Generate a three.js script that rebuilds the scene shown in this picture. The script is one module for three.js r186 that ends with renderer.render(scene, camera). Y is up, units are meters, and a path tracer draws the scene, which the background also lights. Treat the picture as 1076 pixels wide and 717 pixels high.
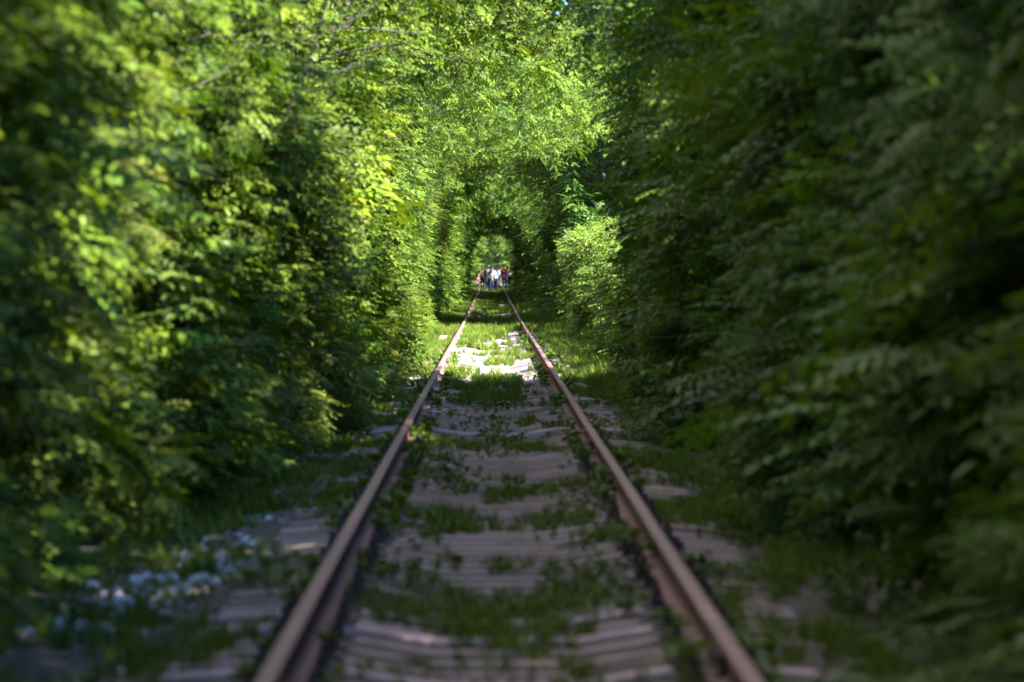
import * as THREE from 'three';
import { Sky } from 'three/addons/objects/Sky.js';
import { MarchingCubes } from 'three/addons/objects/MarchingCubes.js';
import { mergeGeometries, mergeVertices } from 'three/addons/utils/BufferGeometryUtils.js';

// ---------------------------------------------------------------- camera, sky, sun, exposure
const scene = new THREE.Scene();
const FPX = 5500, W0 = 1076, H0 = 717;                 // focal length and frame in photograph pixels
const EYE = new THREE.Vector3(-0.065, 1.6, 0);
const camera = new THREE.PerspectiveCamera(2 * Math.atan(H0 / 2 / FPX) * 180 / Math.PI, W0 / H0, 0.5, 2500);
camera.position.copy(EYE);
camera.rotation.order = 'YXZ';
camera.rotation.set(-Math.atan(70.5 / FPX), -Math.atan(22.5 / FPX), 0);
camera.focus = 108; camera.userData.fStop = 3.8;

const renderer = new THREE.WebGLRenderer({ antialias: true });
renderer.toneMapping = THREE.LinearToneMapping;
renderer.toneMappingExposure = 8.2;
renderer.shadowMap.enabled = true;

const SUN = new THREE.Vector3(0.58, 0.68, 0.45).normalize();   // from the right, high, a little behind the camera
const sky = new Sky();
sky.scale.setScalar(2000);
sky.material.uniforms.sunPosition.value.copy(SUN);
sky.material.uniforms.turbidity.value = 6;
sky.material.uniforms.rayleigh.value = 0.5;
sky.material.uniforms.mieCoefficient.value = 0.004;
sky.name = 'sky'; sky.userData.kind = 'structure';
scene.add(sky);
scene.environmentIntensity = 0.24;
const sun = new THREE.DirectionalLight(new THREE.Color(1, 0.94, 0.78), 5);
sun.position.copy(SUN).multiplyScalar(260).add(new THREE.Vector3(0, 0, -200));
sun.target.position.set(0, 0, -200); scene.add(sun.target);
sun.castShadow = true; sun.shadow.mapSize.set(4096, 4096);
Object.assign(sun.shadow.camera, { left: -260, right: 260, top: 260, bottom: -260, near: 1, far: 700 });
scene.add(sun);

// ---------------------------------------------------------------- helpers
function rng(seed) { let a = seed >>> 0; return () => { a = (a + 0x6D2B79F5) | 0; let t = Math.imul(a ^ (a >>> 15), 1 | a); t = (t + Math.imul(t ^ (t >>> 7), 61 | t)) ^ t; return ((t ^ (t >>> 14)) >>> 0) / 4294967296; }; }
const hash2 = (x, y, s = 0) => { let h = Math.imul(x | 0, 374761393) + Math.imul(y | 0, 668265263) + Math.imul(s | 0, 974634777); h = Math.imul(h ^ (h >>> 13), 1274126177); return ((h ^ (h >>> 16)) >>> 0) / 4294967296; };
function vnoise(x, y, s = 0, wrap = 0) {
  const xi = Math.floor(x), yi = Math.floor(y), u = x - xi, v = y - yi, a = u * u * (3 - 2 * u), b = v * v * (3 - 2 * v);
  const m = (k) => wrap ? ((k % wrap) + wrap) % wrap : k;
  const h = (i, j) => hash2(m(xi + i), m(yi + j), s);
  return (h(0, 0) * (1 - a) + h(1, 0) * a) * (1 - b) + (h(0, 1) * (1 - a) + h(1, 1) * a) * b;
}
function fbm(x, y, s = 0, oct = 4, wrap = 0) { let t = 0, a = 0.5, n = 0; for (let i = 0; i < oct; i++) { t += a * vnoise(x, y, s + i * 17, wrap); n += a; x *= 2; y *= 2; wrap *= 2; a *= 0.5; } return t / n; }
const mix = (a, b, t) => a + (b - a) * t, clamp = (x, a = 0, b = 1) => Math.min(b, Math.max(a, x));
const smooth = (a, b, x) => { const t = clamp((x - a) / (b - a)); return t * t * (3 - 2 * t); };
function table(rows) { return (x) => { if (x <= rows[0][0]) return rows[0][1]; for (let i = 1; i < rows.length; i++) if (x <= rows[i][0]) return mix(rows[i - 1][1], rows[i][1], smooth(rows[i - 1][0], rows[i][0], x)); return rows[rows.length - 1][1]; }; }
const taken = {};
function numbered(n) { const k = taken[n] = (taken[n] ?? -1) + 1; return k ? `${n}_${String(k).padStart(3, '0')}` : n; }
function tag(o, label, category, group, kind) { o.userData.label = label; o.userData.category = category; if (group) o.userData.group = group; if (kind) o.userData.kind = kind; return o; }
function thing(name, label, category, p = [0, 0, 0], group) { const g = new THREE.Group(); g.name = numbered(name); g.position.set(...p); scene.add(g); return tag(g, label, category, group); }
function part(name, geo, mat, parent) { const m = new THREE.Mesh(geo, mat); m.name = name; parent.add(m); return m; }
function geom(pos, idx, uv) { const g = new THREE.BufferGeometry(); g.setAttribute('position', new THREE.Float32BufferAttribute(pos, 3)); if (uv) g.setAttribute('uv', new THREE.Float32BufferAttribute(uv, 2)); if (idx) g.setIndex(idx); g.computeVertexNormals(); return g; }
function texture(n, fn, srgb = true, rep = 1) {
  const d = new Uint8Array(n * n * 4);
  for (let y = 0; y < n; y++) for (let x = 0; x < n; x++) { const c = fn(x / n, y / n), k = (y * n + x) * 4; for (let i = 0; i < 3; i++) d[k + i] = Math.round(255 * clamp(srgb ? Math.pow(clamp(c[i]), 1 / 2.2) : c[i])); d[k + 3] = 255; }
  const t = new THREE.DataTexture(d, n, n); t.magFilter = THREE.LinearFilter; t.minFilter = THREE.LinearMipmapLinearFilter; t.generateMipmaps = true; t.wrapS = t.wrapT = THREE.RepeatWrapping; t.repeat.set(rep, rep); if (srgb) t.colorSpace = THREE.SRGBColorSpace; t.needsUpdate = true; return t;
}
const grey = (v) => [v, v, v];
const lin = (r, g, b) => new THREE.Color().setRGB(r, g, b);

// ---------------------------------------------------------------- the lie of the land
const rise = (Z) => { const t = Math.max(0, Z - 150) / 207; return 0.39 * Math.pow(t, 1.25); };
const sleeperProfile = (x) => { const a = Math.abs(x); return a < 0.30 ? -0.052 : a < 0.62 ? mix(-0.052, 0, (a - 0.30) / 0.32) : a < 0.98 ? 0 : mix(0, -0.028, Math.min(1, (a - 0.98) / 0.37)); };
const SLEEPER_TOP = 0.062;
function ground(x, Z) {
  const a = Math.abs(x), edge = smooth(1.38, 1.75, a);
  let y = rise(Z) + mix(SLEEPER_TOP + sleeperProfile(x) - 0.004 + 0.005 * (fbm(x * 1.3 + 9, Z * 0.35, 3, 3) - 0.5), 0.03 * (fbm(x * 1.7 + 9, Z * 0.9, 3) - 0.5) - 0.03, edge);
  y += 0.10 * smooth(1.5, 2.1, a) * (fbm(x * 0.8, Z * 0.3, 5) - 0.35);
  y += 1.2 * smooth(2.6, 9, a) * (fbm(x * 0.12, Z * 0.05, 8, 3) - 0.42);
  return y;
}
// half widths of the leafy tunnel at ground level, left and right of the track
const wLeft = table([[8, 2.0], [26, 1.98], [35, 1.9], [45, 1.75], [58, 1.32], [70, 1.42], [90, 1.66], [130, 1.75], [165, 1.75], [200, 1.7], [300, 1.6], [400, 1.75]]);
const wRight = table([[8, 1.55], [24, 1.62], [38, 1.55], [52, 1.42], [64, 1.55], [78, 1.75], [100, 1.9], [118, 1.85], [135, 1.8], [165, 2.0], [200, 2.0], [260, 1.75], [400, 1.8]]);
const roofHeight = table([[8, 4.6], [60, 4.7], [130, 5.0], [200, 4.6], [300, 4.0], [400, 4.1]]);

// ---------------------------------------------------------------- materials
const leafMat = (r, g, b, through = 0.42, coat = 0.15) => new THREE.MeshPhysicalMaterial({ color: lin(r, g, b), roughness: 0.97, transmission: through, thickness: 0, side: THREE.DoubleSide, specularIntensity: 0.25, clearcoat: coat, clearcoatRoughness: 0.33, vertexColors: true });
const LEAF = leafMat(0.064, 0.118, 0.003, 0.40, 0.2);
const LEAF_ACACIA = leafMat(0.070, 0.122, 0.004, 0.44, 0.2);
const LEAF_SHRUB = leafMat(0.066, 0.118, 0.004, 0.4, 0.22);
const GRASS = leafMat(0.09, 0.14, 0.008, 0.35, 0.1); GRASS.vertexColors = false;
const WEED = LEAF_SHRUB.clone(); WEED.vertexColors = false;
const barkTex = texture(256, (u, v) => { const n = fbm(u * 24, v * 6, 4, 4, 0), k = 0.5 + 0.9 * n; return [0.04 * k, 0.032 * k, 0.026 * k]; });
const BARK = new THREE.MeshStandardMaterial({ map: barkTex, roughness: 0.95, bumpMap: barkTex, bumpScale: 0.01 });
const soilTex = texture(1024, (u, v) => {
  const a = fbm(u * 10, v * 10, 21, 5, 10), b = fbm(u * 90, v * 90, 31, 3, 90), c = vnoise(u * 220, v * 220, 51, 220);
  const p = smooth(0.52, 0.72, b), s = smooth(0.7, 0.85, c), k = 0.55 + 0.9 * a;
  return [mix(0.042, 0.085, p) * k + 0.04 * s, mix(0.031, 0.068, p) * k + 0.033 * s, mix(0.025, 0.06, p) * k + 0.03 * s];
});
const soilBump = texture(1024, (u, v) => grey(0.6 * fbm(u * 90, v * 90, 31, 3, 90) + 0.4 * fbm(u * 10, v * 10, 21, 5, 10)), false);
const SOIL = new THREE.MeshStandardMaterial({ map: soilTex, bumpMap: soilBump, bumpScale: 0.03, roughness: 0.95 });
const concTex = texture(512, (u, v) => { const a = fbm(u * 6, v * 6, 61, 5, 6), b = fbm(u * 60, v * 60, 71, 3, 60), k = 0.6 + 0.55 * a + 0.3 * (b - 0.5); const m = smooth(0.56, 0.7, fbm(u * 9, v * 9, 81, 4, 9)); return [mix(0.37, 0.24, m) * k, mix(0.262, 0.17, m) * k, mix(0.27, 0.165, m) * k]; });
const CONC = new THREE.MeshStandardMaterial({ map: concTex, bumpMap: concTex, bumpScale: 0.006, roughness: 0.9 });
const CONC_CLEAN = new THREE.MeshStandardMaterial({ map: concTex, color: lin(1.3, 1.3, 1.35), bumpMap: concTex, bumpScale: 0.006, roughness: 0.85 });
const CONC_TONES = [[1.05, 1.05, 1.05], [0.88, 0.88, 0.9], [0.98, 0.92, 0.88], [0.8, 0.77, 0.75], [1, 0.96, 1.02]].map(([r, g, b]) => { const m = CONC.clone(); m.color.setRGB(r, g, b); return m; });
const rustTex = texture(512, (u, v) => { const a = fbm(u * 8, v * 40, 91, 5, 8), k = 0.55 + 0.9 * a; return [0.165 * k, 0.078 * k, 0.070 * k]; });
const HEAD = new THREE.MeshStandardMaterial({ map: rustTex, roughness: 0.72, metalness: 0 });
const scaleTex = texture(512, (u, v) => { const a = fbm(u * 30, v * 60, 111, 4, 30), f = smooth(0.6, 0.72, fbm(u * 50, v * 90, 121, 3, 50)), k = 0.5 + a; return [mix(0.075, 0.17, f) * k, mix(0.05, 0.085, f) * k, mix(0.045, 0.055, f) * k]; });
const WEB = new THREE.MeshStandardMaterial({ map: rustTex, bumpMap: scaleTex, bumpScale: 0.004, roughness: 0.95 });
const IRON = new THREE.MeshStandardMaterial({ map: scaleTex, roughness: 0.85, metalness: 0.2 });
const stoneTex = texture(256, (u, v) => { const k = 0.65 + 0.7 * fbm(u * 7, v * 7, 101, 5, 7); return [0.50 * k, 0.44 * k, 0.45 * k]; });
const STONE = new THREE.MeshStandardMaterial({ map: stoneTex, bumpMap: stoneTex, bumpScale: 0.01, roughness: 0.85 });

// ---------------------------------------------------------------- ground sheet
{
  const xs = [], zs = [];
  for (const v of [-400, -200, -100, -50, -25, -14, -9, -6, -4.5, -3.5]) xs.push(v);
  for (let x = -2.8; x < -1.45; x += 0.14) xs.push(x);
  for (const v of [1.4, 1.35, 1.15, 0.98, 0.8, 0.62, 0.46, 0.30, 0.15]) xs.push(-v); xs.push(0); for (const v of [0.15, 0.30, 0.46, 0.62, 0.8, 0.98, 1.15, 1.35, 1.4]) xs.push(v);
  for (let x = 1.54; x <= 2.81; x += 0.14) xs.push(x);
  for (const v of [3.5, 4.5, 6, 9, 14, 25, 50, 100, 200, 400]) xs.push(v);
  for (let z = -60; z < 8; z += 8) zs.push(z);
  for (let z = 8; z < 60; z += 0.22) zs.push(z);
  for (let z = 60; z < 170; z += 0.6) zs.push(z);
  for (let z = 170; z < 520; z += 2) zs.push(z);
  for (const v of [540, 580, 640, 720, 850, 1000]) zs.push(v);
  const pos = [], uv = [], idx = [], n = xs.length;
  for (const Z of zs) for (const x of xs) { pos.push(x, ground(x, Z), -Z); uv.push(x / 1.6, Z / 1.6); }
  for (let j = 0; j + 1 < zs.length; j++) for (let i = 0; i + 1 < n; i++) { const a = j * n + i; idx.push(a, a + 1, a + n, a + 1, a + n + 1, a + n); }
  const g = part('ground', geom(pos, idx, uv), SOIL, scene); g.userData.kind = 'structure'; g.userData.label = 'brown stony soil of the old railway bed';
}

// ---------------------------------------------------------------- sleepers
const GAUGE = 0.822;
function sleeperGeometry(seed) {
  const r = rng(seed), xs = [-1.35, -1.33, -1.22, -0.98, -0.8, -0.62, -0.46, -0.30, -0.15, 0, 0.15, 0.30, 0.46, 0.62, 0.8, 0.98, 1.22, 1.33, 1.35];
  const top = sleeperProfile;
  const pos = [], uv = [], idx = [];
  for (const x of xs) {
    const e = Math.abs(x) > 1.34 ? 1 : 0, y = SLEEPER_TOP + top(x) + (r() - 0.5) * 0.002 - e * 0.02, w = (Math.abs(x) < 0.5 ? 0.088 : 0.095) - e * 0.012 + (r() - 0.5) * 0.006;
    const ring = [[-0.14, -0.15], [-w - 0.012, y - 0.014], [-w, y], [w, y], [w + 0.012, y - 0.014], [0.14, -0.15]];
    ring.forEach(([z, yy], k) => { pos.push(x, yy, z); uv.push(x * 0.8 + seed * 0.37, z * 0.8 + k * 0.07 + seed * 0.21); });
  }
  for (let i = 0; i + 1 < xs.length; i++) for (let k = 0; k < 5; k++) { const a = i * 6 + k; idx.push(a, a + 1, a + 6, a + 1, a + 7, a + 6); }
  for (const b of [0, (xs.length - 1) * 6]) idx.push(b, b + 1, b + 4, b, b + 4, b + 5, b + 1, b + 2, b + 3, b + 1, b + 3, b + 4);
  return geom(pos, idx, uv).toNonIndexed();
}
const boxAt = (w, h, d, x, y, z) => new THREE.BoxGeometry(w, h, d).translate(x, y, z);
const boltAt = (x, y, z, r = 0.016, h = 0.05) => new THREE.CylinderGeometry(r, r * 1.15, h, 6).translate(x, y, z);
const sleeperGeos = [1, 2, 3, 4, 5].map((s) => { const g = sleeperGeometry(s); g.computeVertexNormals(); return g; });
const clipGeo = mergeGeometries([boxAt(0.36, 0.02, 0.15, 0, 0.01, 0), boxAt(0.05, 0.045, 0.09, -0.115, 0.036, 0), boxAt(0.05, 0.045, 0.09, 0.115, 0.036, 0), boltAt(-0.118, 0.075, 0), boltAt(0.118, 0.075, 0)]);
const ORD = 'first second third fourth fifth sixth seventh eighth ninth tenth eleventh twelfth thirteenth fourteenth fifteenth sixteenth seventeenth eighteenth nineteenth twentieth twenty-first twenty-second twenty-third twenty-fourth twenty-fifth twenty-sixth twenty-seventh twenty-eighth twenty-ninth thirtieth'.split(' ');
const SP = 0.60, SZ0 = 14.2;
{
  const r = rng(77), farPlaces = [];
  for (let i = 0; i < 590; i++) {
    const Z = SZ0 + i * SP + (r() - 0.5) * 0.06, y = rise(Z) + (r() - 0.5) * 0.006, turn = (r() - 0.5) * 0.03, roll = (r() - 0.5) * 0.012, dx = (r() - 0.5) * 0.05;
    const clean = i === 10 || i === 16 || r() < 0.06;
    if (i >= 300) { farPlaces.push(new THREE.Matrix4().compose(new THREE.Vector3(dx, y, -Z), new THREE.Quaternion().setFromEuler(new THREE.Euler(0, turn, roll)), new THREE.Vector3(1, 1, 1))); continue; }
    const near = i < 60;
    const label = i === 10 ? 'pale grey concrete sleeper, nearest of the clean light ones across the track' : i === 16 ? 'pale concrete sleeper just beyond the grass tuft, brightest near its rail seats' : i > 10 && i < 40 ? `${clean ? 'clean pale' : 'weathered'} concrete sleeper, ${ORD[i - 10]} counting up from the bottom of the picture` : clean ? 'clean pale grey concrete sleeper lying in the track' : 'weathered mossy concrete sleeper lying in the track';
    const group = i === 10 || i === 16 ? undefined : clean ? 'clean pale sleepers' : 'weathered sleepers of the track';
    const s = thing('sleeper', label, 'sleeper', [dx, y + (clean ? 0.014 : 0), -Z], group);
    s.rotation.set(0, turn, roll);
    part('beam', sleeperGeos[i % 5], clean ? CONC_CLEAN : CONC_TONES[Math.floor(r() * 5)], s);
    if (near) for (const sd of [-1, 1]) { const c = part('rail_fastening', clipGeo, IRON, s); c.position.set(sd * GAUGE, SLEEPER_TOP - 0.003, 0); }
  }
  const im = new THREE.InstancedMesh(sleeperGeos[0], CONC, farPlaces.length);
  farPlaces.forEach((m, i) => im.setMatrixAt(i, m)); im.name = 'distant_sleepers';
  tag(im, 'distant concrete sleepers merging into one grey band before the walkers', 'sleepers', undefined, 'stuff'); scene.add(im);
}

// ---------------------------------------------------------------- rails
const RAIL_BASE = SLEEPER_TOP + 0.018, RAIL_H = 0.18;
function sweep(profile, side, Z0, Z1, seed) {
  const pos = [], uv = [], idx = [], zs = [], n = profile.length;
  for (let Z = Z0; Z < Z1; Z += Z < 60 ? 1 : 4) zs.push(Z); zs.push(Z1);
  zs.forEach((Z) => {
    const ox = side * GAUGE + 0.012 * (vnoise(Z * 0.12, seed, 7) - 0.5), oy = RAIL_BASE + rise(Z) + 0.010 * (vnoise(Z * 0.15, seed, 9) - 0.5);
    for (let k = 0; k <= n; k++) { const [x, y] = profile[k % n]; pos.push(ox + x, oy + y, -Z); uv.push(k * 0.02, Z * 0.25); }
  });
  for (let j = 0; j + 1 < zs.length; j++) for (let k = 0; k < n; k++) { const a = j * (n + 1) + k; idx.push(a, a + n + 1, a + 1, a + 1, a + n + 1, a + n + 2); }
  for (const j of [0, zs.length - 1]) for (let k = 1; k + 1 < n; k++) idx.push(j * (n + 1), j * (n + 1) + k, j * (n + 1) + k + 1);
  const g = geom(pos, idx, uv).toNonIndexed(); g.computeVertexNormals(); return g;
}
const flat = (p) => p.map(([x, y]) => [x, y * 0.87]);
const headP = flat( [[-0.028, 0.137], [-0.034, 0.146], [-0.034, 0.166], [-0.032, 0.175], [-0.02, 0.179], [0, 0.18], [0.02, 0.179], [0.032, 0.175], [0.034, 0.166], [0.034, 0.146], [0.028, 0.137]]);
const webP = flat([[-0.0095, 0.026], [-0.0095, 0.1375], [0.0095, 0.1375], [0.0095, 0.026]]);
const footP = flat([[-0.074, 0], [-0.074, 0.012], [-0.03, 0.024], [0, 0.0275], [0.03, 0.024], [0.074, 0.012], [0.074, 0]]);
for (const side of [-1, 1]) {
  const t = thing('rail', side < 0 ? 'rusty steel rail on the side of the pale loose stones' : 'rusty steel rail on the darker shrub side, with a bolted joint', 'rail');
  for (const [nm, p, m] of [['head', headP, HEAD], ['web', webP, WEB], ['foot', footP, WEB]]) part(nm, sweep(p, side, 11, 372, side * 3 + 5), m, t);
  for (const Z of side < 0 ? [63.1, 88.1] : [19.8, 44.8]) {
    for (const d of [-1, 1]) {
      const b = part('joint_bar', mergeGeometries([boxAt(0.022, 0.075, 0.8, 0, 0, 0), boxAt(0.04, 0.02, 0.8, d * 0.006, -0.045, 0)]), IRON, t);
      b.position.set(side * GAUGE + d * 0.024, RAIL_BASE + 0.072 + rise(Z), -Z);
      for (const dz of [-0.3, -0.1, 0.1, 0.3]) { const bo = part('bolt', new THREE.CylinderGeometry(0.016, 0.016, 0.03, 6), IRON, b); bo.rotation.z = Math.PI / 2; bo.position.set(d * 0.02, 0, dz); }
    }
  }
}

// ---------------------------------------------------------------- leaf sprays
// A spray grows along +x from the origin with its leaves lying roughly in the xz plane, faces up.
function leafTo(pos, idx, o, dir, nrm, len, wid, fold = 0.25) {
  const s = new THREE.Vector3().crossVectors(dir, nrm).normalize();
  const at = (t, w, h) => { pos.push(o.x + dir.x * t * len + s.x * w * wid + nrm.x * h, o.y + dir.y * t * len + s.y * w * wid + nrm.y * h, o.z + dir.z * t * len + s.z * w * wid + nrm.z * h); return pos.length / 3 - 1; };
  const f = fold * wid, b = at(0, 0, 0), l1 = at(0.38, 0.5, f), r1 = at(0.38, -0.5, f), l2 = at(0.72, 0.36, f * 0.6 - len * 0.03), r2 = at(0.72, -0.36, f * 0.6 - len * 0.03), m = at(0.5, 0, 0), e = at(1, 0, -len * 0.1);
  idx.push(b, m, l1, l1, m, l2, l2, m, e, b, r1, m, r1, r2, m, r2, e, m);
}
const V = (x, y, z) => new THREE.Vector3(x, y, z);
function sprayPlain(seed, len, n, ll, lw) {
  const r = rng(seed), pos = [], idx = [];
  for (const br of [0, 1, 2]) {
    const a = br ? (br === 1 ? 0.75 : -0.75) : 0, L = br ? len * 0.6 : len, x0 = br ? len * (0.15 + 0.2 * r()) : 0, k = Math.round(br ? n * 0.45 : n), d = V(Math.cos(a), (r() - 0.5) * 0.3, Math.sin(a)).normalize();
    for (let i = 0; i < k; i++) {
      const t = (i + 0.6) / k, sd = i % 2 ? 1 : -1, o = V(x0, 0, 0).addScaledVector(d, L * t); o.y -= 0.12 * L * t * t;
      const ang = a + sd * (0.95 - 0.5 * t) + (r() - 0.5) * 0.5, dir = V(Math.cos(ang), -0.12 - 0.35 * r(), Math.sin(ang)).normalize(), nm = V((r() - 0.5) * 0.9, 1, (r() - 0.5) * 0.9);
      nm.addScaledVector(dir, -nm.dot(dir)).normalize();
      leafTo(pos, idx, o, dir, nm, ll * (0.7 + 0.5 * r()), lw * (0.75 + 0.4 * r()));
    }
    const s = V(-d.z, 0, d.x), p = V(x0, 0, 0), q = V(x0, 0, 0).addScaledVector(d, L); q.y -= 0.12 * L;
    const b = pos.length / 3; for (const [c, w] of [[p, 0.003], [p, -0.003], [q, 0.001]]) pos.push(c.x + s.x * w, c.y, c.z + s.z * w); idx.push(b, b + 1, b + 2);
  }
  return geom(pos, idx);
}
function sprayPinnate(seed) {
  const r = rng(seed), pos = [], idx = [];
  for (let q = 0; q < 5; q++) {
    const a = (q - 2) * 0.55 + (r() - 0.5) * 0.3, o0 = V(0.04 + 0.07 * q * r(), 0, 0), L = 0.2 + 0.1 * r(), lift = 0.25 - 0.4 * r();
    const d = V(Math.cos(a), lift, Math.sin(a)).normalize(), roll = (r() - 0.5) * 0.7;
    for (let i = 0; i < 7; i++) for (const sd of i === 6 ? [0] : [-1, 1]) {
      const t = 0.2 + 0.8 * i / 6, o = o0.clone().addScaledVector(d, L * t); o.y -= 0.35 * L * t * t;
      const ang = a + sd * 1.15, dir = V(Math.cos(ang), -0.15 + sd * roll * 0.5 + (r() - 0.5) * 0.2, Math.sin(ang)).normalize(), nm = V((r() - 0.5) * 0.4, 1, (r() - 0.5) * 0.4);
      nm.addScaledVector(dir, -nm.dot(dir)).normalize();
      leafTo(pos, idx, o, dir, nm, 0.05 + 0.012 * r(), 0.024, 0.1);
    }
  }
  return geom(pos, idx);
}
const SPRAY = { beech: [sprayPlain(11, 0.34, 15, 0.064, 0.037), sprayPlain(12, 0.40, 17, 0.056, 0.033), sprayPlain(13, 0.30, 13, 0.07, 0.042)], acacia: [sprayPinnate(21), sprayPinnate(22)], shrub: [sprayPlain(31, 0.30, 9, 0.09, 0.046), sprayPlain(32, 0.36, 11, 0.08, 0.038)] };
const KIND_MAT = { beech: LEAF, acacia: LEAF_ACACIA, shrub: LEAF_SHRUB };

// A clump is a ball of leaf sprays (radius about 0.45 m), denser towards its skin, growing outwards and drooping.
// Each spray has a tone of its own; crowns are made of turned and scaled clumps.
function clumpGeometry(seed, sprays, n, rad = 0.45, flat = 0.75) {
  const r = rng(seed), pos = [], nor = [], col = [], idx = [], m = new THREE.Matrix4(), X = V(0, 0, 0), Y = V(0, 0, 0), Zv = V(0, 0, 0), p = V(0, 0, 0);
  for (let i = 0; i < n; i++) {
    const u = r() * 2 - 1, a = r() * 6.2832, q = Math.sqrt(1 - u * u), dx = q * Math.cos(a), dy = u, dz = q * Math.sin(a), rr = rad * (0.25 + 0.65 * Math.sqrt(r())) * (0.8 + 0.4 * vnoise(dx * 2 + 7, dz * 2 + dy * 3, seed));
    X.set(dx + (r() - 0.5) * 0.9, dy * 0.35 - 0.15 + (r() - 0.5) * 0.5, dz + (r() - 0.5) * 0.9).normalize(); Y.set((r() - 0.5) * 0.9, 1, (r() - 0.5) * 0.9); Y.addScaledVector(X, -Y.dot(X)).normalize(); Zv.crossVectors(X, Y);
    const k = 0.75 + 0.5 * r(); X.multiplyScalar(k); Y.multiplyScalar(k); Zv.multiplyScalar(k);
    m.makeBasis(X, Y, Zv); m.setPosition(dx * rr, dy * rr * flat, dz * rr);
    const g = sprays[i % sprays.length], P = g.attributes.position, b = pos.length / 3, v0 = 0.75 + 0.5 * r(), yl0 = (r() - 0.5) * 0.4, rare = r() < 0.004;
    for (let j = 0; j < P.count; j++) {
      p.set(P.getX(j), P.getY(j), P.getZ(j)).applyMatrix4(m); pos.push(p.x, p.y, p.z);
      const leaf = Math.floor(j / 7), v = v0 * (0.85 + 0.3 * hash2(leaf, i, seed)), yl = yl0 + 0.25 * (hash2(leaf, i, seed + 1) - 0.5);
      if (rare && leaf < 2) col.push(2.6, 1.5, 0.5); else col.push(v * (1 + yl), v * (1 + yl * 0.25), v * (1 - yl * 0.5));
    }
    for (let j = 0; j < g.index.count; j++) idx.push(b + g.index.getX(j));
  }
  const g = geom(pos, idx); g.setAttribute('color', new THREE.Float32BufferAttribute(col, 3)); return g;
}
const CLUMP = {
  beech: [1, 2, 3, 4].map((k) => clumpGeometry(100 + k, SPRAY.beech, 38)),
  acacia: [1, 2, 3].map((k) => clumpGeometry(200 + k, SPRAY.acacia, 40)),
  light: [1, 2, 3].map((k) => clumpGeometry(400 + k, SPRAY.beech, 13, 0.48, 0.6)),
  shrub: [1, 2, 3].map((k) => clumpGeometry(300 + k, SPRAY.shrub, 26)),
};
let sprayTotal = 0;
// list: [x, y, z, scale, flat]; places are relative to the thing's base
function crownMesh(name, geo, mat, list, r, parent, hue) {
  const im = new THREE.InstancedMesh(geo, mat, list.length), m = new THREE.Matrix4(), q = new THREE.Quaternion(), e = new THREE.Euler(), c = new THREE.Color();
  list.forEach(([x, y, z, s, flat = 1], i) => {
    q.setFromEuler(e.set((r() - 0.5) * 0.7, r() * 6.2832, (r() - 0.5) * 0.7)); m.compose(V(x, y, z), q, V(s, s * flat, s)); im.setMatrixAt(i, m);
    const v = 0.8 + 0.4 * r(), yl = (r() - 0.5) * 0.25 + hue; im.setColorAt(i, c.setRGB(v * (1 + yl), v * (1 + yl * 0.25), v * (1 - yl * 0.5)));
  });
  im.name = name; im.userData.kind = 'stuff'; parent.add(im); sprayTotal += list.length; return im;
}
function limbGeometry(pts, r0, r1, sides = 6) {
  const c = new THREE.CatmullRomCurve3(pts), n = Math.max(4, pts.length * 3), pos = [], idx = [], uv = [], fr = c.computeFrenetFrames(n, false);
  for (let i = 0; i <= n; i++) { const p = c.getPointAt(i / n), rad = mix(r0, r1, i / n); for (let k = 0; k <= sides; k++) { const a = k / sides * 6.2832, v = p.clone().addScaledVector(fr.normals[i], Math.cos(a) * rad).addScaledVector(fr.binormals[i], Math.sin(a) * rad); pos.push(v.x, v.y, v.z); uv.push(k / sides, i / n * 4); } }
  for (let i = 0; i < n; i++) for (let k = 0; k < sides; k++) { const a = i * (sides + 1) + k; idx.push(a, a + 1, a + sides + 1, a + 1, a + sides + 2, a + sides + 1); }
  return geom(pos, idx, uv);
}

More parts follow.
